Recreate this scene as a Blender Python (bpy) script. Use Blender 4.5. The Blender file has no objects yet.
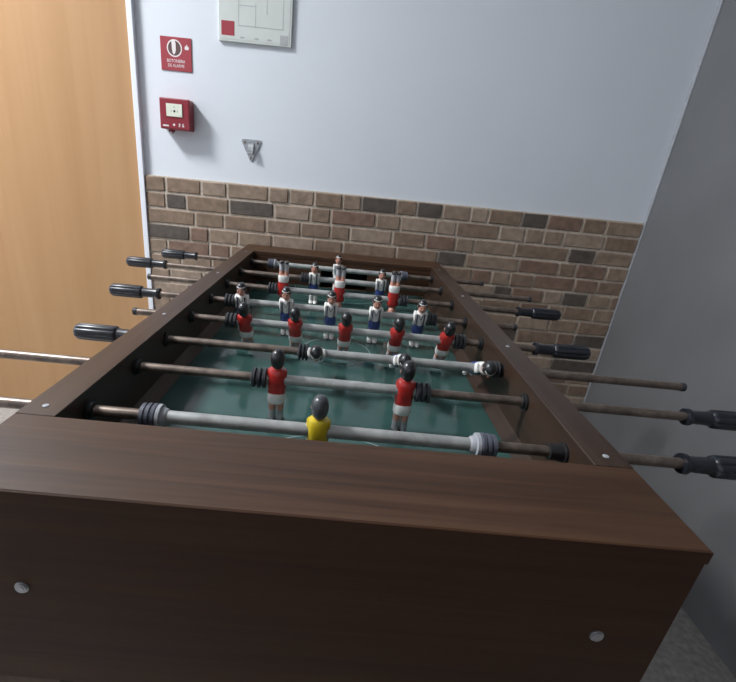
import bpy, bmesh, math, random
from mathutils import Vector, Matrix

sc = bpy.context.scene
COL = sc.collection
RIM = 0.90                      # height of the table rim above the floor
PI = math.pi

# ------------------------------------------------------------------ camera
F_PX, CX, CY = 433.74, 340.48, 345.03
PITCH, ROLL, YAW = 0.383, 0.0991, 0.0156
cam_d = bpy.data.cameras.new('camera')
cam = bpy.data.objects.new('camera', cam_d)
COL.objects.link(cam)
sy, cy_ = math.sin(YAW), math.cos(YAW)
sp, cp = math.sin(PITCH), math.cos(PITCH)
R0 = Vector((cy_, -sy, 0))
Fh = Vector((sy, cy_, 0))
FWD = Fh * cp + Vector((0, 0, -sp))
U0 = Fh * sp + Vector((0, 0, cp))
sr, cr = math.sin(ROLL), math.cos(ROLL)
RT = R0 * cr + U0 * sr
UP = U0 * cr - R0 * sr
M = Matrix.Identity(4)
for i in range(3):
    M[i][0] = RT[i]; M[i][1] = UP[i]; M[i][2] = -FWD[i]
M[0][3], M[1][3], M[2][3] = -0.0031, 0.0, RIM + 0.3245
cam.matrix_world = M
cam_d.sensor_width = 36
cam_d.sensor_fit = 'HORIZONTAL'
cam_d.lens = F_PX / 736 * 36
cam_d.shift_x = (368 - CX) / 736
cam_d.shift_y = (CY - 341) / 736
cam_d.clip_start = 0.01
sc.camera = cam

# ------------------------------------------------------------------ light
w = bpy.data.worlds.new('world'); sc.world = w; w.use_nodes = True
w.node_tree.nodes['Background'].inputs[0].default_value = (0.8, 0.88, 1, 1)
w.node_tree.nodes['Background'].inputs[1].default_value = 0.05

def area(name, loc, size, size_y, power, color, rot=(0, 0, 0)):
    l = bpy.data.lights.new(name, 'AREA'); l.shape = 'RECTANGLE'
    l.size = size; l.size_y = size_y; l.energy = power; l.color = color
    o = bpy.data.objects.new(name, l); COL.objects.link(o)
    o.location = loc; o.rotation_euler = rot
    return o
area('lamp_or_fill_light', (-2.2, 0.85, 3.14), 0.55, 0.55, 122, (0.95, 0.975, 1.0))
area('lamp_or_fill_light', (-2.2, -1.8, 3.14), 0.55, 0.55, 7, (0.95, 0.97, 1.0))  # weak unseen fill, added to brighten the right side of the room
sc.view_settings.view_transform = 'Standard'
sc.view_settings.look = 'None'
sc.view_settings.gamma = 1
sc.view_settings.use_curve_mapping = False
sc.view_settings.exposure = 0.2

# ------------------------------------------------------------------ materials
def new_mat(name):
    m = bpy.data.materials.new(name); m.use_nodes = True
    nt = m.node_tree
    return m, nt, nt.nodes['Principled BSDF']

def plain(name, col, rough=0.5, metal=0.0, coat=0.0, var=0.0, scale=40, bump=0.0):
    m, nt, b = new_mat(name)
    b.inputs['Base Color'].default_value = (*col, 1)
    b.inputs['Roughness'].default_value = rough
    b.inputs['Metallic'].default_value = metal
    b.inputs['Coat Weight'].default_value = coat
    b.inputs['Coat Roughness'].default_value = 0.15
    if var or bump:
        tc = nt.nodes.new('ShaderNodeTexCoord')
        n = nt.nodes.new('ShaderNodeTexNoise')
        n.inputs['Scale'].default_value = scale; n.inputs['Detail'].default_value = 6
        nt.links.new(tc.outputs['Object'], n.inputs['Vector'])
        if var:
            r = nt.nodes.new('ShaderNodeValToRGB')
            r.color_ramp.elements[0].position = 0.3; r.color_ramp.elements[1].position = 0.7
            r.color_ramp.elements[0].color = (*[c * (1 - var) for c in col], 1)
            r.color_ramp.elements[1].color = (*[min(1, c * (1 + var)) for c in col], 1)
            nt.links.new(n.outputs['Fac'], r.inputs['Fac'])
            nt.links.new(r.outputs['Color'], b.inputs['Base Color'])
        if bump:
            bp = nt.nodes.new('ShaderNodeBump'); bp.inputs['Strength'].default_value = bump
            bp.inputs['Distance'].default_value = 0.003
            nt.links.new(n.outputs['Fac'], bp.inputs['Height'])
            nt.links.new(bp.outputs['Normal'], b.inputs['Normal'])
    return m

def wood(name, dark, mid, light, axis, rough, freq=60, stretch=0.035, coat=0.0, spec=0.28):
    m, nt, b = new_mat(name)
    tc = nt.nodes.new('ShaderNodeTexCoord')
    mp = nt.nodes.new('ShaderNodeMapping')
    s = [1, 1, 1]; s[axis] = stretch
    mp.inputs['Scale'].default_value = s
    nt.links.new(tc.outputs['Object'], mp.inputs['Vector'])
    n = nt.nodes.new('ShaderNodeTexNoise')
    n.inputs['Scale'].default_value = freq; n.inputs['Detail'].default_value = 8
    n.inputs['Roughness'].default_value = 0.6; n.inputs['Distortion'].default_value = 0.6
    nt.links.new(mp.outputs['Vector'], n.inputs['Vector'])
    n2 = nt.nodes.new('ShaderNodeTexNoise'); n2.inputs['Scale'].default_value = freq * 0.16
    n2.inputs['Detail'].default_value = 3
    nt.links.new(mp.outputs['Vector'], n2.inputs['Vector'])
    mx = nt.nodes.new('ShaderNodeMath'); mx.operation = 'MULTIPLY_ADD'
    mx.inputs[1].default_value = 0.55
    nt.links.new(n.outputs['Fac'], mx.inputs[0])
    mm = nt.nodes.new('ShaderNodeMath'); mm.operation = 'MULTIPLY'; mm.inputs[1].default_value = 0.45
    nt.links.new(n2.outputs['Fac'], mm.inputs[0]); nt.links.new(mm.outputs[0], mx.inputs[2])
    r = nt.nodes.new('ShaderNodeValToRGB')
    r.color_ramp.elements[0].position = 0.36; r.color_ramp.elements[0].color = (*dark, 1)
    r.color_ramp.elements[1].position = 0.64; r.color_ramp.elements[1].color = (*light, 1)
    e = r.color_ramp.elements.new(0.5); e.color = (*mid, 1)
    nt.links.new(mx.outputs[0], r.inputs['Fac'])
    nt.links.new(r.outputs['Color'], b.inputs['Base Color'])
    b.inputs['Roughness'].default_value = rough
    b.inputs['Specular IOR Level'].default_value = spec
    b.inputs['Coat Weight'].default_value = coat; b.inputs['Coat Roughness'].default_value = 0.25
    bp = nt.nodes.new('ShaderNodeBump'); bp.inputs['Strength'].default_value = 0.08
    bp.inputs['Distance'].default_value = 0.002
    nt.links.new(n.outputs['Fac'], bp.inputs['Height']); nt.links.new(bp.outputs['Normal'], b.inputs['Normal'])
    return m

WD = ((0.034, 0.0145, 0.0068), (0.056, 0.0262, 0.0128), (0.086, 0.042, 0.0215))
MAT = dict(
    walnut_x=wood('walnut laminate lengthwise', *WD, 0, 0.42, 85, 0.03, spec=0.4),
    walnut_apron=wood('dark walnut apron', (0.028, 0.0105, 0.0046), (0.040, 0.0165, 0.0072), (0.054, 0.0235, 0.0105), 0, 0.5, spec=0.18),
    walnut_y=wood('walnut laminate along rail', (0.024, 0.0125, 0.0078), (0.039, 0.0210, 0.0134), (0.060, 0.034, 0.0225), 1, 0.38, spec=0.5),
    walnut_z=wood('walnut laminate upright', *WD, 2, 0.5),
    door=wood('beech veneer', (0.40, 0.225, 0.105), (0.43, 0.248, 0.12), (0.46, 0.272, 0.137), 2, 0.45, 14, 0.05),
    plaster=plain('white wall paint', (0.715, 0.75, 0.80), 0.8, var=0.02, scale=3, bump=0.05),
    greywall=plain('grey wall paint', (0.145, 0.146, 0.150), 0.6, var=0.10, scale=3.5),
    ceiling=plain('ceiling paint', (0.8, 0.8, 0.8), 0.9, var=0.02, scale=5),
    floor=plain('floor terrazzo', (0.30, 0.28, 0.26), 0.4, var=0.25, scale=60),
    mortar=plain('mortar', (0.50, 0.43, 0.355), 0.95, var=0.18, scale=90, bump=0.6),
    whitepaint=plain('white gloss paint', (0.78, 0.80, 0.86), 0.35, var=0.01, scale=10),
    red=plain('red plastic', (0.25, 0.018, 0.03), 0.4, var=0.05, scale=30),
    redsign=plain('red sign print', (0.34, 0.035, 0.05), 0.5, var=0.05, scale=30),
    signwhite=plain('white print', (0.8, 0.74, 0.74), 0.6, var=0.02, scale=20),
    signdark=plain('dark print', (0.10, 0.05, 0.045), 0.6, var=0.02, scale=20),
    label=plain('cream label', (0.74, 0.76, 0.64), 0.5, var=0.03, scale=20),
    black=plain('black print', (0.01, 0.01, 0.012), 0.5, var=0.02, scale=20),
    greyprint=plain('grey print', (0.42, 0.43, 0.44), 0.6, var=0.05, scale=20),
    panel=plain('pale panel', (0.62, 0.65, 0.62), 0.4, var=0.02, scale=20),
    zinc=plain('zinc plated steel', (0.42, 0.43, 0.45), 0.38, 0.85, var=0.15, scale=60),
    steel=plain('brownish rod steel', (0.19, 0.15, 0.125), 0.38, 0.7, var=0.35, scale=55),
    sleeve=plain('grey rod sleeve', (0.37, 0.375, 0.365), 0.36, 0.3, var=0.22, scale=45),  # lighter and greyer than the shaft beyond the buffers
    rubber=plain('black rubber', (0.032, 0.034, 0.040), 0.55, var=0.2, scale=60),
    greyrub=plain('grey blue plastic collar', (0.075, 0.08, 0.105), 0.5, var=0.2, scale=50),
    paleplast=plain('pale grey plastic flange', (0.34, 0.35, 0.375), 0.45, var=0.1, scale=50),
    grip=plain('black grip plastic', (0.013, 0.015, 0.021), 0.30, coat=0.1, var=0.2, scale=60),
    bushing=plain('black bushing', (0.012, 0.012, 0.013), 0.45, var=0.1, scale=60),
    field=plain('green playing surface', (0.036, 0.086, 0.078), 0.12, coat=0.0, var=0.22, scale=6),
    line=plain('white line', (0.20, 0.27, 0.26), 0.4, var=0.2, scale=60),
    dark=plain('dark goal lining', (0.008, 0.007, 0.007), 0.8, var=0.1, scale=20),
    skin=plain('figure flesh paint', (0.62, 0.30, 0.22), 0.35, coat=0.3, var=0.1, scale=90),
    hair=plain('figure black hair', (0.010, 0.011, 0.013), 0.30, coat=0.5, var=0.3, scale=120),
    hair_sheen=plain('figure hair with painted sheen', (0.055, 0.06, 0.068), 0.32, coat=0.5, var=0.35, scale=120),  # dark hair lightened to grey, a reflection put into the colour
    redpaint=plain('figure red shirt', (0.42, 0.022, 0.018), 0.32, coat=0.4, var=0.2, scale=90),
    whitefig=plain('figure white paint', (0.80, 0.79, 0.76), 0.35, coat=0.3, var=0.08, scale=90),
    bluefig=plain('figure blue paint', (0.045, 0.07, 0.25), 0.35, coat=0.3, var=0.15, scale=90),
    navyfig=plain('figure navy strips', (0.012, 0.016, 0.04), 0.35, coat=0.3, var=0.1, scale=90),
    yellowfig=plain('figure yellow shirt', (0.70, 0.52, 0.025), 0.35, coat=0.3, var=0.1, scale=90),
    sockgrey=plain('figure grey socks', (0.42, 0.43, 0.45), 0.4, coat=0.2, var=0.25, scale=90),
    tealfig=plain('figure teal trim', (0.10, 0.16, 0.18), 0.4, var=0.1, scale=90),
)
def brick_mat(name, c, v=0.22):
    return plain(name, c, 0.88, var=v, scale=38, bump=0.8)
BR = dict(tan=brick_mat('tan brick', (0.27, 0.198, 0.145)), brown=brick_mat('brown brick', (0.225, 0.158, 0.112)),
          pale=brick_mat('pale brick', (0.31, 0.235, 0.178)), red=brick_mat('reddish brick', (0.205, 0.13, 0.095)),
          dark=brick_mat('charcoal brick', (0.098, 0.080, 0.068)))

# ------------------------------------------------------------------ helpers
def mesh_obj(name, verts, faces, mat, parent=None, smooth=False):
    me = bpy.data.meshes.new(name); me.from_pydata(verts, [], faces); me.update()
    bm = bmesh.new(); bm.from_mesh(me); bmesh.ops.recalc_face_normals(bm, faces=bm.faces); bm.to_mesh(me); bm.free()
    if smooth:
        me.polygons.foreach_set('use_smooth', [True] * len(me.polygons))
        try: me.set_sharp_from_angle(angle=math.radians(40))
        except Exception: pass
    me.materials.append(MAT[mat] if isinstance(mat, str) else mat)
    o = bpy.data.objects.new(name, me); COL.objects.link(o)
    if parent is not None: o.parent = parent
    return o

class MB:
    def __init__(s): s.v = []; s.f = []
    def add(s, v, f):
        b = len(s.v); s.v += [tuple(p) for p in v]; s.f += [tuple(i + b for i in q) for q in f]; return s
    def box(s, x0, x1, y0, y1, z0, z1, bev=0.0):
        bm = bmesh.new(); bmesh.ops.create_cube(bm, size=1)
        for v in bm.verts:
            v.co = ((x0 + x1) / 2 + v.co.x * (x1 - x0), (y0 + y1) / 2 + v.co.y * (y1 - y0), (z0 + z1) / 2 + v.co.z * (z1 - z0))
        if bev: bmesh.ops.bevel(bm, geom=bm.edges[:], offset=bev, segments=2 if bev > 0.0015 else 1, affect='EDGES', profile=0.5)
        bm.verts.index_update()
        s.add([v.co.copy() for v in bm.verts], [[v.index for v in f.verts] for f in bm.faces]); bm.free(); return s
    def loft(s, rings, n=20, cap=True):
        """rings: list of lists of n points"""
        b = len(s.v)
        for r in rings: s.v += [tuple(p) for p in r]
        m = len(rings)
        for i in range(m - 1):
            for j in range(n):
                s.f.append((b + i * n + j, b + i * n + (j + 1) % n, b + (i + 1) * n + (j + 1) % n, b + (i + 1) * n + j))
        if cap:
            s.f.append(tuple(b + j for j in range(n)))
            s.f.append(tuple(b + (m - 1) * n + j for j in range(n)))
        return s
    def lathe_x(s, prof, n=20, c=(0, 0), flutes=0, fl=0.0):
        """prof: list of (x, r)"""
        rings = []
        for x, r, *k in prof:
            d = k[0] if k else 0
            ring = []
            for j in range(n):
                a = 2 * PI * j / n
                rr = r * (1 - (fl * max(0, math.cos(flutes * a)) ** 2 if d else 0))
                ring.append((x, c[0] + rr * math.cos(a), c[1] + rr * math.sin(a)))
            rings.append(ring)
        return s.loft(rings, n)
    def lathe_z(s, secs, n=18, p=2.0, x0=0, y0=0):
        """secs: (z, rx, ry, yoff) superellipse sections"""
        rings = []
        for z, rx, ry, *k in secs:
            yo = k[0] if k else 0
            ring = []
            for j in range(n):
                a = 2 * PI * j / n; ca, sa = math.cos(a), math.sin(a)
                ring.append((x0 + rx * math.copysign(abs(ca) ** (2 / p), ca), y0 + yo + ry * math.copysign(abs(sa) ** (2 / p), sa), z))
            rings.append(ring)
        return s.loft(rings, n)
    def ellipsoid(s, c, r, nu=18, nv=11, pw=1.0):
        rings = []
        for i in range(nv):
            t = PI * (i + 0.04) / (nv - 1 + 0.08); q = math.sin(t) ** pw
            rings.append([(c[0] + r[0] * q * math.cos(2 * PI * j / nu), c[1] + r[1] * q * math.sin(2 * PI * j / nu), c[2] + r[2] * math.cos(t)) for j in range(nu)])
        return s.loft(rings, nu)
    def disc_y(s, c, r, t, n=20, rx=None):
        """disc facing -y"""
        rx = rx or r
        a = [(c[0] + rx * math.cos(2 * PI * j / n), c[1] - t, c[2] + r * math.sin(2 * PI * j / n)) for j in range(n)]
        b = [(p[0], c[1], p[2]) for p in a]
        return s.loft([a, b], n)
    def ring_y(s, c, r1, r2, t, n=28, rx=1.0):
        def rg(r, y): return [(c[0] + rx * r * math.cos(2 * PI * j / n), y, c[2] + r * math.sin(2 * PI * j / n)) for j in range(n)]
        a = [rg(r1, c[1]), rg(r1, c[1] - t), rg(r2, c[1] - t), rg(r2, c[1]), rg(r1, c[1])]
        return s.loft(a, n, cap=False)
    def build(s, name, mat, parent=None, smooth=False): return mesh_obj(name, s.v, s.f, mat, parent, smooth)

def tag(o, label=None, cat=None, group=None, kind=None):
    if label: o['label'] = label
    if cat: o['category'] = cat
    if group: o['group'] = group
    if kind: o['kind'] = kind
    return o
def empty(name, loc):
    o = bpy.data.objects.new(name, None); COL.objects.link(o); o.location = loc; o.empty_display_size = 0.05; return o
def text_mesh(name, body, size, mat, parent, loc, width=None):
    """flat upright lettering facing -y"""
    c = bpy.data.curves.new(name, 'FONT'); c.body = body; c.size = size; c.align_x = 'CENTER'; c.extrude = 0.0002; c.resolution_u = 2
    t = bpy.data.objects.new(name, c); COL.objects.link(t)
    dg = bpy.context.evaluated_depsgraph_get()
    me = bpy.data.meshes.new_from_object(t.evaluated_get(dg)); bpy.data.objects.remove(t); bpy.data.curves.remove(c)
    xs = [v.co.x for v in me.vertices]; k = width / (max(xs) - min(xs)) if width else 1
    for v in me.vertices: v.co = (loc[0] + v.co.x * k, loc[1] - v.co.z, loc[2] + v.co.y)
    me.materials.clear(); me.materials.append(MAT[mat])
    o = bpy.data.objects.new(name, me); COL.objects.link(o); o.parent = parent
    return o

# ------------------------------------------------------------------ room shell
XL, XR, YF, YB, H = -3.2, 1.214, -2.8, 1.862, 3.20
tag(MB().box(XL - .1, XR + .1, YF - .1, YB + .15, -.1, 0).build('floor', 'floor'), 'grey speckled floor under the football table', kind='structure')
tag(MB().box(XL - .1, XR + .1, YF - .1, YB + .15, H, H + .1).build('ceiling', 'ceiling'), 'white painted ceiling of the room', kind='structure')
tag(MB().box(XL - .1, XL, YF - .1, YB, 0, H).build('wall_left', 'plaster'), 'white painted side wall beyond the wooden door', kind='structure')
tag(MB().box(XL, XR, YF - .1, YF, 0, H).build('wall_front', 'plaster'), 'white painted wall facing the brick wainscot', kind='structure')
wr = tag(MB().box(XR, XR + .1, YF - .1, YB + .15, 0, H).build('wall_right', 'greywall'), 'dark grey side wall meeting the brick wainscot', kind='structure')
tag(MB().box(XR - .0042, XR - .0002, YB - .019, YB, 0, H, .0006).build('trim_1', 'paleplast'), 'thin pale corner strip between brick wall and grey wall', kind='structure')
DX0, DX1, DH = -1.747, -0.847, 2.10
wb = MB().box(DX1, XR, YB, YB + .15, 0, H)
wb.box(XL, DX0, YB, YB + .15, 0, H); wb.box(DX0, DX1, YB, YB + .15, DH, H)
wall = tag(wb.build('wall_back', 'plaster'), 'white painted wall with brick wainscot behind the football table', kind='structure')

# door and its frame
door = tag(MB().box(DX0 + .004, DX1 - .0005, YB - .004, YB + .036, .008, DH - .004, .0015).build('door_1', 'door'), 'light beech veneer door with narrow white frame', kind='structure')
fr = MB().box(DX1 + .003, DX1 + .024, YB - .020, YB + .10, 0, DH + .03, .002)
fr.box(DX0 - .030, DX0 - .004, YB - .016, YB + .10, 0, DH + .03, .002); fr.box(DX0 - .03, DX1 + .03, YB - .016, YB + .10, DH + .004, DH + .03, .002)
fr.build('door_frame', 'whitepaint', door)
hd = MB().lathe_x([(-.06, .009), (.06, .009)], 14); hd2 = MB()
for v in hd.v: hd2.v.append((DX0 + .10 + v[0], YB - .055 + v[1], 1.03 + v[2]))
hd2.f = hd.f; hd2.box(DX0 + .03, DX0 + .07, YB - .008, YB - .004, .92, 1.14, .002); hd2.box(DX0 + .042, DX0 + .058, YB - .06, YB - .006, 1.022, 1.038, .003)
hd2.build('door_handle', 'zinc', door, True)

# brick wainscot: mortar bed and single bricks in courses
BX0, BX1 = DX1 + .0245, XR - .0046
MB().box(BX0, BX1, YB - .0095, YB, 0, RIM + .2345, .001).build('mortar_bed', 'mortar', wall)
rng = random.Random(11)
CH = 0.0622
J = [[-.74, -.598, -.493, -.324, -.241, -.138, -.024, .054, .197, .281, .386, .501, .575, .713, .82, .964, 1.061],
     [-.744, -.66, -.485, -.301, -.151, -.066, .12, .221, .369, .454, .633, .741, .818, .9, 1.073],
     [-.626, -.506, -.33, -.187, -.062, .019, .197, .336, .462, .541, .714, .939, 1.054],
     [-.65, -.571, -.446, -.304, -.128, -.006, .222, .398, .517, .744, .916, .991, 1.122],
     [-.746, -.567, -.48, -.31, -.2, -.03, .09, .21, .40, .557, .64, .719, .824, 1.003, 1.101],
     [-.69, -.56, -.41, -.30, -.10, .03, .2, .3, .48, .663, .742, .883, .967, 1.077, 1.177],
     [-.74, -.60, -.5, -.34, -.22, -.04, .05, .22, .36, .45, .62, .795, .92, .988, 1.122]]
DARK = {0: (.125, .333, .766), 1: (-.70, -.393), 2: (.996,), 3: (-.72, .457), 5: (.70, 1.02), 8: (.66,)}
k = 0; ztop = RIM + .230
while ztop - k * CH > 0.03:
    z1 = ztop - k * CH; z0 = max(0.004, z1 - CH + .0095)
    if k < len(J): js = J[k]
    else:
        js = []; x = BX0 + rng.uniform(.07, .18)
        while x < BX1 - .06: js.append(x); x += rng.choice((.08, .105, .125, .15, .18, .2)) + rng.uniform(-.01, .01)
    xs = [BX0] + list(js) + [BX1]
    for a, b in zip(xs[:-1], xs[1:]):
        a2 = a + (.0045 if a > BX0 else .001); b2 = b - (.0045 if b < BX1 else .001)
        if b2 - a2 < .012: continue
        mid = (a + b) / 2
        kind = rng.choices(('tan', 'brown', 'pale', 'red'), (5, 4, 3, 2))[0]
        if any(abs(mid - d) < .035 for d in DARK.get(k, ())) or (k > 6 and rng.random() < .1): kind = 'dark'
        bm = bmesh.new(); bmesh.ops.create_cube(bm, size=1)
        y0 = YB - .0125 - rng.uniform(0, .003)
        for v in bm.verts:
            v.co = ((a2 + b2) / 2 + v.co.x * (b2 - a2) + rng.uniform(-.0012, .0012), (y0 + YB - .003) / 2 + v.co.y * (YB - .003 - y0) + (rng.uniform(-.0008, .0008) if v.co.y < 0 else 0),
                    (z0 + z1) / 2 + v.co.z * (z1 - z0) + rng.uniform(-.0012, .0012))
        es = [e for e in bm.edges if min(v.co.y for v in e.verts) < y0 + .003 or abs(e.verts[0].co.y - e.verts[1].co.y) > .004]
        bmesh.ops.bevel(bm, geom=es, offset=.0028, segments=1, affect='EDGES')
        me = bpy.data.meshes.new('brick'); bm.to_mesh(me); bm.free(); me.materials.append(BR[kind])
        o = bpy.data.objects.new('brick', me); COL.objects.link(o); o.parent = wall
    k += 1

# ------------------------------------------------------------------ football table
WI, WO = 0.35, 0.401
YN0, YN1, YF0, YF1 = 0.3387, 0.4721, 1.708, 1.841
ZF = -0.122                     # playing surface below the rim
T = tag(empty('foosball_table', (0, 1.09, 0)), 'walnut brown table football table with green playing field and wide end boards', 'foosball table')
def tp(mb, name, mat, parent=T, smooth=False):
    off = Vector((0, 1.09, -RIM)) if parent is T else Vector((0, 0, 0))
    mb.v = [tuple(Vector(v) - off) for v in mb.v]
    return mb.build(name, mat, parent, smooth)
def sub(mb, name, mat, parent, smooth=False):
    mb.v = [tuple(Vector(v) - Vector((0, 1.09, -RIM))) for v in mb.v]
    return mb.build(name, mat, parent, smooth)
# side rails with end-to-end top boards
for s in (-1, 1):
    xs = sorted((s * WI, s * WO))
    rail = tp(MB().box(xs[0], xs[1], YN1 + .0002, YF0 - .0002, -.30, 0, .0008), 'side_rail', 'walnut_y')
    # sloping bank along the field edge
    xi, xf = s * WI, s * .331
    v = [(xi, YN1, -.101), (xi, YF0, -.101), (xf, YF0, ZF), (xf, YN1, ZF), (xi, YN1, ZF - .01), (xi, YF0, ZF - .01), (xf, YF0, ZF - .01), (xf, YN1, ZF - .01)]
    tp(MB().add(v, [(0, 1, 2, 3), (4, 5, 6, 7), (0, 1, 5, 4), (2, 3, 7, 6), (0, 3, 7, 4), (1, 2, 6, 5)]), 'bank_strip', 'walnut_y')
    # screw caps on the rim
    for yy in (.494, .888, 1.298, 1.675):
        m = MB(); m.lathe_z([(-.001, .0042, .0042), (.0010, .0040, .0040), (.0015, .0025, .0025)], 14, 2, s * .3755, yy)
        sub(m, 'screw_cap', 'paleplast', rail, True)
# end boards: top slab, goal wall, outer apron
for near in (True, False):
    y0, y1 = (YN0, YN1) if near else (YF0, YF1)
    yi = YN1 if near else YF0
    top = tp(MB().box(-WO - (.0 if near else 0), WO, y0, y1, -.0165, 0, .0015), 'end_board', 'walnut_x')
    eb = (y0 - .0008, y0 + .001) if near else (y1 - .001, y1 + .0008)
    sub(MB().box(-WO, WO, *eb, -.0164, -.0012), 'edge_band', 'walnut_apron', top)
    wy = (yi - .018, yi - .001) if near else (yi + .001, yi + .018)
    g = MB()
    g.box(-WO, -.082, *wy, -.30, -.0165); g.box(.104, WO, *wy, -.30, -.0165)
    g.box(-.082, .104, *wy, -.054, -.0165); g.box(-.082, .104, *wy, -.30, ZF)
    sub(g, 'goal_wall', 'walnut_x', top)
    gb = MB(); by = (y0 + .022, wy[0]) if near else (wy[1], y1 - .022)
    gb.box(-.09, .112, *by, ZF - .012, ZF - .006); gb.box(-.09, -.083, *by, ZF - .006, -.03); gb.box(.105, .112, *by, ZF - .006, -.03)
    gb.box(-.083, .105, *((by[0], by[0] + .004) if near else (by[1] - .004, by[1])), ZF - .006, -.03)
    sub(gb, 'goal_box', 'dark', top)
    ay = (y0 + .002, y0 + .020) if near else (y1 - .020, y1 - .002)
    ap = tp(MB().box(-WO, WO, *ay, -.30, -.0165), 'end_apron', 'walnut_apron')
    for sx in (-1, 1):
        e = MB(); yy = ay[0] if near else ay[1]
        if near:
            e.disc_y((sx * .3245, yy, -.138), .0078, .0015, 20)
            e.disc_y((sx * .3245, yy - .0015, -.138), .0062, .0016, 20); e.disc_y((sx * .3245, yy - .003, -.138), .0035, .0008, 16)
            sub(e, 'bolt', 'zinc', ap, True)
    for sx in (-1, 1):
        xs = sorted((sx * (WO - .018), sx * WO))
        sub(MB().box(xs[0], xs[1], ay[1] if near else wy[1], wy[0] if near else ay[0], -.30, -.0166), 'end_cheek', 'walnut_y', ap)
# playing surface, markings
fld = tp(MB().box(-.3305, .3305, YN1 - .0005, YF0 + .0005, ZF - .016, ZF), 'playing_field', 'field')
def arc(cx, cy, r, a0, a1, wd=.0025, n=48):
    m = MB(); z = ZF + .0006
    for i in range(n + 1):
        a = a0 + (a1 - a0) * i / n
        for rr in (r - wd / 2, r + wd / 2): m.v.append((cx + rr * math.cos(a), cy + rr * math.sin(a), z))
    m.f = [(2 * i, 2 * i + 1, 2 * i + 3, 2 * i + 2) for i in range(n)]
    return m
sub(arc(.004, 1.062, .09, 0, 2 * PI), 'centre_circle', 'line', fld)
sub(MB().box(-.3305, .3305, 1.061, 1.0635, ZF, ZF + .0005), 'halfway_line', 'line', fld)
sub(arc(.01, .475, .19, .05, PI - .05), 'goal_area_line', 'line', fld); sub(arc(.01, 1.706, .19, PI + .05, 2 * PI - .05), 'goal_area_line', 'line', fld)
tp(MB().box(-WI, WI, YN1, YF0, -.30, -.285), 'base_panel', 'walnut_y')
for sx in (-1, 1):
    for yy in (YN0 + .004, YF1 - .094):
        x0, x1 = sorted((sx * (WO - .092), sx * (WO - .004)))
        leg = MB(); z0, z1 = -RIM + .03, -.3003
        ring = lambda z, k: [(x0 + (x1 - x0) * (.5 + .5 * a * k), yy + .045 + .045 * b * k, z) for a, b in ((-1, -1), (1, -1), (1, 1), (-1, 1))]
        leg.loft([ring(z0, .7), ring(z1, 1)], 4)
        lg = tp(leg, 'leg', 'walnut_z')
        ft = MB().lathe_z([(-RIM + .001, .028, .028), (-RIM + .012, .03, .03), (-RIM + .0302, .016, .016)], 18, 2, (x0 + x1) / 2, yy + .045)
        sub(ft, 'levelling_foot', 'rubber', lg, True)

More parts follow.
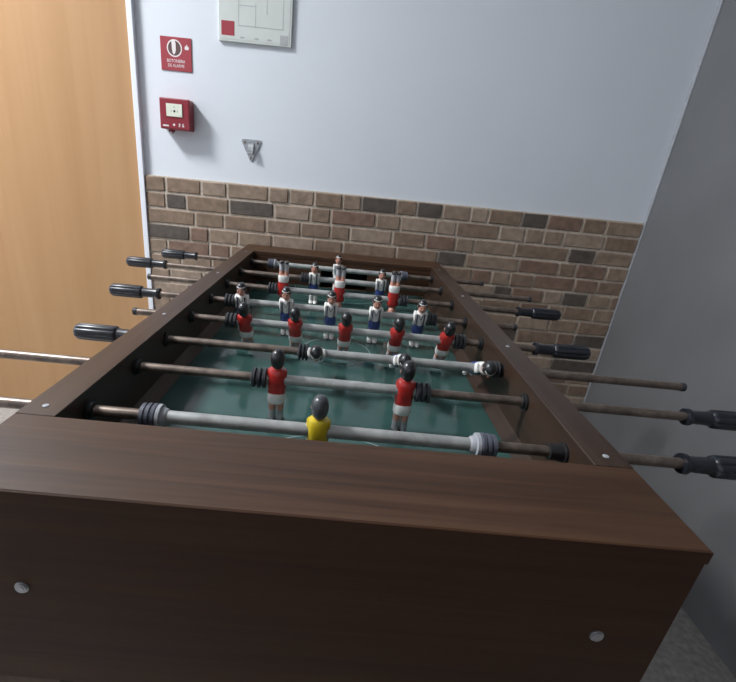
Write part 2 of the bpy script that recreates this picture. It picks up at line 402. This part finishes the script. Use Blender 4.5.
# ------------------------------------------------------------------ player figures (rod axis at the origin, facing -y)
def figure_parts(kind):
    """list of (name, mesh builder, material, smooth); the first is the body"""
    parts = []
    body = MB()
    body.ellipsoid((0, -.001, .0390), (.0118, .0142, .0176), pw=.75)                                  # head
    body.lathe_z([(-.048, .0120, .0100), (-.020, .0125, .0105), (.010, .0110, .0095), (.017, .0080, .0080), (.026, .0064, .0070), (.033, .0062, .0072)], 14)   # trunk core and neck
    body.ellipsoid((0, -.0156, .0375), (.0022, .0030, .0034), 10, 7)                           # nose
    for s in (-1, 1):
        body.ellipsoid((s * .0116, .0005, .0385), (.0018, .003, .0042), 8, 6)                  # ears
        body.lathe_z([(-.034, .0076, .0095), (-.048, .0072, .0090), (-.060, .0062, .0078, .0005), (-.076, .0058, .0070, .0006)], 12, 2.2, s * .0074)   # legs
    parts.append(('player_figure', body, 'skin'))
    hair = MB()
    nu, nv = 20, 10
    c, r = (0, .0003, .0395), (.0130, .0156, .0188)
    for i in range(nv):
        ring = []
        for j in range(nu):
            a = 2 * PI * j / nu
            front = max(0.0, -math.sin(a))
            tmax = PI * (.80 - .47 * front ** .6)
            t = .03 + tmax * i / (nv - 1)
            q = math.sin(t) ** .75; ring.append((c[0] + r[0] * q * math.cos(a), c[1] + r[1] * q * math.sin(a), c[2] + r[2] * math.cos(t)))
        hair.v += ring
    hair.f = [(i * nu + j, i * nu + (j + 1) % nu, (i + 1) * nu + (j + 1) % nu, (i + 1) * nu + j) for i in range(nv - 1) for j in range(nu)] + [tuple(range(nu)), tuple((nv - 1) * nu + j for j in range(nu))]
    parts.append(('hair', hair, {'red': 'hair', 'white': 'hair', 'keeper_yellow': 'hair_sheen', 'keeper_white': 'hair'}[kind]))
    eyes = MB()
    for s in (-1, 1): eyes.ellipsoid((s * .0046, -.0142, .0412), (.0018, .0012, .0011), 8, 6)
    eyes.ellipsoid((0, -.0145, .0312), (.0032, .0012, .0008), 8, 5)
    parts.append(('face_paint', eyes, 'hair'))
    wide = kind in ('red', 'keeper_yellow')
    kx = 1.0 if wide else .86
    shirt = MB().lathe_z([(.0215, .0074 * kx, .0080), (.0208, .0132 * kx, .0105), (.0180, .0156 * kx, .0122), (.010, .0158 * kx, .0138), (0, .0158 * kx, .0146), (-.010, .0154 * kx, .0140), (-.022, .0158 * kx, .0134), (-.0285, .0154 * kx, .0128)], 20, 2.6)
    for s in (-1, 1):    # arms held along the body
        ax = .0140 if wide else .0152
        ka, kb = (1, 1) if wide else (1.1, 1.4)
        shirt.lathe_z([(.0200, .0022 * ka, .0050 * kb, .001), (.0175, .0036 * ka, .0070 * kb), (.006, .0038 * ka, .0078 * kb, -.0005), (-.006, .0036 * ka, .0070 * kb, -.001), (-.016, .0030 * ka, .0058, -.002), (-.020, .0018, .004, -.002)], 12, 2, s * ax)
    parts.append(('shirt', shirt, {'red': 'redpaint', 'white': 'whitefig', 'keeper_yellow': 'yellowfig', 'keeper_white': 'whitefig'}[kind]))
    if kind in ('white', 'keeper_white'):
        band = MB()
        rings = []
        for z, k in ((.0486, .97), (.0488, 1.012), (.0506, 1.012), (.0508, .96)):
            rz = math.sqrt(max(0.01, 1 - ((z - .0395) / .0188) ** 2)) ** .75
            rings.append([(.0130 * rz * k * math.cos(PI * (1.12 + .76 * j / 11)), .0156 * rz * k * math.sin(PI * (1.12 + .76 * j / 11)) + .0003, z) for j in range(12)])
        band.v = [p for r_ in rings for p in r_]
        band.f = [(12 * i + j, 12 * i + j + 1, 12 * i + j + 13, 12 * i + j + 12) for i in range(3) for j in range(11)]
        parts.append(('headband', band, 'whitefig'))
        st = MB()  # thin dark strips down the shirt front, inside each arm
        for s in (-1, 1):
            for (xa, xb) in ((.0082, .0108),):
                prof = [(.0195, -.0092), (.0155, -.0120), (.008, -.0138), (0, -.0146), (-.010, -.0142), (-.018, -.0138)]
                vs = []
                for z, y in prof:
                    vs += [(s * xa, y + .0012, z), (s * xb, y + .0032, z), (s * xa, y - .0012, z), (s * xb, y + .0006, z)]
                n0 = len(st.v); st.v += vs
                for i in range(len(prof) - 1):
                    b = n0 + 4 * i
                    st.f += [(b + 2, b + 3, b + 7, b + 6), (b, b + 2, b + 6, b + 4), (b + 1, b + 3, b + 7, b + 5)]
            # V neck
            a = Vector((s * .0068, -.0105, .0190)); b_ = Vector((0, -.0152, .004)); wv = Vector((s * .0012, 0, .0013)); dv = Vector((0, -.0012, 0))
            st.add([a - wv, a + wv, b_ + wv, b_ - wv, a - wv + dv, a + wv + dv, b_ + wv + dv, b_ - wv + dv], [(4, 5, 6, 7), (0, 1, 5, 4), (1, 2, 6, 5), (2, 3, 7, 6), (3, 0, 4, 7)])
        parts.append(('front_strip', st, 'navyfig' if kind == 'white' else 'tealfig'))
    shorts = MB().lathe_z([(-.0245 if wide else -.014, .0152, .0136), (-.028, .0160, .0142), (-.036, .0166, .0146), (-.0425, .0164, .0142), (-.0450, .0150, .0130)], 20, 2.6)
    parts.append(('shorts', shorts, {'red': 'whitefig', 'white': 'bluefig', 'keeper_yellow': 'hair', 'keeper_white': 'whitefig'}[kind]))
    sock = MB(); shoe = MB()
    for s in (-1, 1):
        sock.lathe_z([(-.0585, .0062, .0080), (-.060, .0070, .0088), (-.063, .0067, .0085), (-.067, .0070, .0087), (-.071, .0067, .0084), (-.075, .0070, .0086), (-.081, .0065, .0082)], 12, 2.2, s * .0074)
        shoe.lathe_z([(-.0795, .0066, .0085), (-.0820, .0071, .0110, -.0025), (-.0862, .0072, .0135, -.0045), (-.0880, .0062, .0120, -.0045)], 12, 2.6, s * .0076)
    parts.append(('sock', sock, 'sockgrey' if kind == 'red' else 'whitefig')); parts.append(('shoe', shoe, 'hair' if kind != 'white' else 'whitefig'))
    return parts
FIG = {}
for kd in ('red', 'white', 'keeper_yellow', 'keeper_white'):
    FIG[kd] = []
    for n, mb, mt in figure_parts(kd):
        o = mb.build(n, mt, None, True)
        FIG[kd].append((n, o.data)); bpy.data.objects.remove(o)

LAB = {'red': 'red shirted player figure with black hair and white shorts', 'white': 'white and blue player figure with black hair and headband',
       'keeper_yellow': 'yellow shirted goalkeeper figure with a sheen painted into its dark hair', 'keeper_white': 'white shirted goalkeeper figure'}
def place_figure(kind, x, tilt, back, rod):
    root = None
    for n, me in FIG[kind]:
        o = bpy.data.objects.new(n, me); COL.objects.link(o)
        if root is None:
            root = o; o.parent = rod; o.location = (x, 0, 0)
            o.rotation_euler = (Matrix.Rotation(tilt, 4, 'X') @ Matrix.Rotation(PI if back else 0, 4, 'Z')).to_euler()
            o['label'] = LAB[kind]
        else: o.parent = root

ZR = -.032
def ribbed(x, dirn, r=.0180, ln=.028):
    """black rubber buffer with three ribs; dirn points away from the players"""
    p = []
    for i in range(3):
        a = i * ln / 3
        p += [(a, r * .72), (a + .0015, r * .98), (a + ln / 3 - .003, r), (a + ln / 3 - .0015, r * .72)]
    p = [(p[0][0], .0085)] + p + [(ln, .0085)]
    return [(x + dirn * (q - ln / 2), rr) for q, rr in p]
def rod(idx, y, kind, figs, bumps, tilt, grip_side, grip_end, free_end, label):
    root = tag(empty('foosball_rod', (0, y, RIM + ZR)), label, 'foosball rod', 'player rods of the football table')
    b0, b1 = bumps
    gs = -1 if grip_side == 'l' else 1
    g0 = grip_end - gs * .134
    lo, hi = sorted((g0 + gs * .03, free_end))
    rr = .0082
    MB().lathe_x([(lo, rr - .0012), (lo + .0012, rr), (hi - .0012, rr), (hi, rr - .0012)], 20).build('shaft', 'steel', root, True)
    keeper = kind.startswith('keeper')
    sl = .0098 if idx == 1 else .0092
    MB().lathe_x([(b0, sl - .001), (b0 + .001, sl), (b1 - .001, sl), (b1, sl - .001)], 20).build('sleeve', 'sleeve', root, True)
    for bx, dirn in ((b0, -1), (b1, 1)):
        if keeper:
            q = [(-.012, .0102), (-.010, .0125), (-.004, .0135), (-.003, .0178), (.002, .0182), (.0025, .0165)]
            bp = MB().lathe_x([(bx + dirn * a, b) for a, b in q], 24).build('buffer', 'paleplast', root, True)
            q = [(.0022, .0165), (.004, .0185), (.0085, .0188), (.0095, .0160), (.011, .0160), (.012, .0182), (.0165, .0184), (.0175, .0158), (.019, .0158), (.020, .0176), (.025, .0176), (.027, .0090)]
            MB().lathe_x([(bx + dirn * a, b) for a, b in q], 24).build('rubber_ring', 'greyrub', bp, True)
        else:
            MB().lathe_x(ribbed(bx, dirn, ln=.022 if idx == 3 else .028), 24).build('buffer', 'rubber', root, True)
    # fluted grip with narrow neck and collar
    def gx(d): return g0 + gs * d
    q = [(.000, .0085), (.0005, .0150), (.006, .0158), (.0075, .0130), (.012, .0120), (.046, .0128), (.049, .0165, 1), (.052, .0172, 1), (.09, .0176, 1), (.124, .0172, 1), (.130, .0150, 1), (.134, .0095, 0)]
    gr = MB().lathe_x([(gx(t[0]), *t[1:]) for t in q], 48, flutes=8, fl=.14).build('handle', 'grip', root, True)
    # cap at the bare end
    d = 1 if free_end > 0 else -1
    MB().lathe_x([(free_end - d * .006, .0079), (free_end - d * .0055, .0092), (free_end + d * .003, .0092), (free_end + d * .005, .0070)], 18).build('end_cap', 'rubber', root, True)
    for x in figs: place_figure(kind, x, tilt, kind in ('red', 'keeper_yellow'), root)
    # bushings seated in the table's side rails
    for s in (-1, 1):
        inn = s * (WI - .001); out = s * (WO + .0005)
        L = .024 if idx == 1 and s > 0 else (.004 if idx == 3 else .008)
        a = [(inn + s * .001, .0090), (inn + s * .001, .0155), (inn - s * .003, .0155), (inn - s * .0035, .0128), (inn - s * L, .0122), (inn - s * (L + .001), .0088)]
        b = [(out - s * .0005, .0090), (out - s * .0005, .0165), (out + s * .004, .0155), (out + s * .006, .0115), (out + s * .006, .0088)]
        for nm, prof in (('inner_bushing', a), ('outer_bushing', b)):
            m = MB().lathe_x(prof, 20)
            m.v = [(v[0], v[1] + y - 1.09, v[2] + ZR + RIM) for v in m.v]
            m.build(nm, 'bushing', T, True)

Y = [.5425, .6945, .8285, .9775, 1.133, 1.297, 1.471, 1.6505]
rod(1, Y[0], 'keeper_yellow', (-.015,), (-.246, .220), 0, 'r', .658, -.573, 'grey rod with one yellow shirted goalkeeper beside the wide near end board')
rod(2, Y[1], 'red', (-.099, .131), (-.131, .163), 0, 'r', .7745, -.619, 'player rod with two upright red shirted defenders')
rod(3, Y[2], 'white', (-.037, .140, .309), (-.066, .3335), math.radians(66), 'l', -.536, .734, 'player rod with three white and blue figures tipped over flat')
rod(4, Y[3], 'red', (-.220, -.100, .020, .144, .263), (-.253, .296), math.radians(26), 'r', .6115, -.482, 'player rod with five upright red shirted figures')
rod(5, Y[4], 'white', (-.263, -.143, -.021, .102, .223), (-.296, .256), math.radians(16), 'l', -.620, .486, 'player rod with five upright white and blue figures')
rod(6, Y[5], 'red', (-.175, -.003, .164), (-.208, .197), math.radians(180), 'r', .6845, -.585, 'player rod with three upside down red shirted figures')
rod(7, Y[6], 'white', (-.093, .138), (-.126, .171), math.radians(8), 'l', -.736, .658, 'player rod with two upright white and blue defenders')
rod(8, Y[7], 'keeper_white', (-.016,), (-.258, .226), 0, 'l', -.689, .542, 'player rod with one white shirted goalkeeper in front of the dark goal')

# ------------------------------------------------------------------ things on the wall
# fire sign
sg = tag(empty('fire_sign', (-.679, YB, RIM + .659)), 'square red fire alarm sign above the red call point', 'sign')
MB().box(-.0565, .0565, -.0035, -.0003, -.053, .053, .0008).build('plate', 'redsign', sg)
MB().ring_y((-.005, -.0035, .018), .0235, .0275, .0006, 32).build('button_ring', 'signwhite', sg)
MB().disc_y((-.005, -.0033, .018), .0232, .0003, 32).build('button_disc', 'signdark', sg)
th = MB(); pts = [(-.013, .0455), (-.004, .044), (.0005, .034), (.0005, .012), (-.003, .002), (-.0075, -.002), (-.012, .004), (-.0135, .016), (-.0145, .034)]
th.loft([[(x - .0005, -.0042, z) for x, z in pts], [(x - .0005, -.0036, z) for x, z in pts]], len(pts)).build('finger_symbol', 'signwhite', sg)
fl = MB(); pts = [(.033, .016), (.046, .016), (.048, .022), (.045, .028), (.0435, .024), (.041, .034), (.037, .026), (.0345, .029), (.0325, .022)]
fl.loft([[(x, -.0041, z) for x, z in pts], [(x, -.0034, z) for x, z in pts]], len(pts)).build('flame_symbol', 'signwhite', sg)
text_mesh('lettering', 'BOTONEIRA', .0145, 'signwhite', sg, (-.001, -.0038, -.0265), .066)
text_mesh('lettering', 'DE ALARME', .0145, 'signwhite', sg, (-.001, -.0038, -.0415), .060)

# call point
cpn = tag(empty('fire_call_point', (-.676, YB, RIM + .458)), 'red fire alarm call point box with cream window on white wall', 'call point')
MB().box(-.0565, .0555, -.052, -.0003, -.052, .0525, .004).build('housing', 'red', cpn)
MB().box(-.0325, .0315, -.0535, -.0515, -.012, .037, .0012).build('window_bezel', 'red', cpn)
lab = MB().box(-.0300, .0290, -.0545, -.0530, -.0085, .0340, .0004).build('label_window', 'label', cpn)
MB().disc_y((.000, -.0545, .0095), .0040, .0006, 16).build('dot', 'black', lab)
ar = MB()
for s in (-1, 1): ar.box(s * .011 - .0012, s * .011 + .0012, -.0549, -.0545, .006, .013)
ar.box(-.004, .004, -.0549, -.0545, .021, .0225); ar.box(-.0015, .0015, -.0549, -.0545, .023, .027); ar.box(.019, .0245, -.0549, -.0545, -.005, -.003)
ar.build('pictogram', 'greyprint', lab)
MB().box(-.046, -.024, -.0526, -.0516, -.043, -.038).build('logo_print', 'signwhite', cpn)
for i, x in enumerate((-.004, .016, .030)):
    m = MB()
    if i == 0: m.disc_y((x, -.0518, -.036), .0042, .0007, 14)
    if i == 1: m.box(x - .0022, x + .0022, -.0525, -.0518, -.042, -.030); m.box(x - .0022, x + .005, -.0525, -.0518, -.0345, -.031)
    if i == 2: m.disc_y((x, -.0518, -.038), .0042, .0007, 14); m.box(x - .002, x + .002, -.0525, -.0518, -.038, -.030)
    m.build('symbol_print', 'signwhite', cpn)
m = MB().box(-.034, -.016, -.030, -.012, -.060, -.0515, .001).build('key_slot', 'red', cpn)
MB().lathe_z([(-.066, .0022, .0022), (-.060, .0028, .0028)], 10, 2, -.022, -.021).build('key_pin', 'black', m)

# evacuation plan panel, only its lower edge clear of the photograph's crop
pl = tag(empty('wall_notice_panel', (-.389, YB, RIM + .714)), 'pale framed notice panel with red and grey marks high on white wall', 'notice')
MB().box(-.131, .131, -.010, -.0003, 0, .20, .002).build('frame', 'panel', pl)
sh = MB().box(-.123, .123, -.0108, -.0095, .008, .192).build('sheet', 'panel', pl)
MB().box(-.121, -.074, -.0112, -.0108, .0185, .062).build('red_print', 'redsign', sh)
MB().box(.090, .119, -.0112, -.0108, .005, .034).build('grey_print', 'greyprint', sh)
m = MB()
for x in (-.046, .006, .052): m.disc_y((x, -.0108, .0155), .003, .0004, 12, rx=.009)
m.build('symbol_print', 'greyprint', sh)
m = MB()
for (x0, x1, z0, z1) in ((-.06, .10, .05, .052), (-.06, .10, .165, .167), (-.06, -.058, .05, .167), (.098, .10, .05, .167), (0, .002, .05, .12), (.04, .042, .09, .167), (-.06, .0, .11, .112)):
    m.box(x0, x1, -.0112, -.0108, z0, z1)
m.build('outline_print', 'greyprint', sh)

# triangular bracket
hk = tag(empty('wall_bracket', (-.3985, YB, RIM + .360)), 'small triangular zinc bracket with hook screwed to white wall', 'bracket')
def corner(cx, cz, a0, a1, y, k):
    return [(cx + k * math.cos(math.radians(a0 + (a1 - a0) * t / 5)), y, cz + k * math.sin(math.radians(a0 + (a1 - a0) * t / 5))) for t in range(6)]
def tri(y, k): return corner(.031, .033, -28, 90, y, k) + corner(-.031, .033, 90, 208, y, k) + corner(0, -.031, 208, 332, y, k)
MB().loft([tri(-.0003, .0075), tri(-.0030, .0075), tri(-.0040, .0062)], 18).build('plate', 'zinc', hk)
hb = MB(); path = [(-.004, .026), (-.010, .0225), (-.016, .012), (-.019, 0), (-.020, -.010), (-.016, -.013)]
rings = []
for i, (y, z) in enumerate(path):
    n_ = Vector(path[min(i + 1, len(path) - 1)]) - Vector(path[max(i - 1, 0)]); n_.normalize(); nx = Vector((n_[1], -n_[0])) * .0022
    wd = .0105
    rings.append([(-wd, y - nx[0], z - nx[1]), (wd, y - nx[0], z - nx[1]), (wd, y + nx[0], z + nx[1]), (-wd, y + nx[0], z + nx[1])])
hb.loft(rings, 4).build('hook', 'zinc', hk)
for (x, z) in ((-.0255, .028), (.0255, .028), (0, -.027)):
    s_ = MB().disc_y((x, -.004, z), .0042, .0012, 14); s_.disc_y((x, -.0052, z), .0026, .0006, 10)
    s_.build('screw', 'steel', hk, True)

# ceiling lamp by the brick wall, plus an added unseen fill panel
for yy, wh in ((.85, 'nearest the brick wall'), (-1.8, 'added as unseen fill by the wall facing the bricks')):
    lp = tag(empty('lamp_or_fill_panel', (-2.2, yy, H)), 'square white ceiling lamp panel ' + wh, 'lamp', 'ceiling lamp panels')
    f = MB(); f.box(-.32, .32, -.32, -.285, -.05, -.001, .002); f.box(-.32, .32, .285, .32, -.05, -.001, .002)
    f.box(-.32, -.285, -.285, .285, -.05, -.001, .002); f.box(.285, .32, -.285, .285, -.05, -.001, .002); f.box(-.285, .285, -.285, .285, -.02, -.001)
    f.build('frame', 'whitepaint', lp)
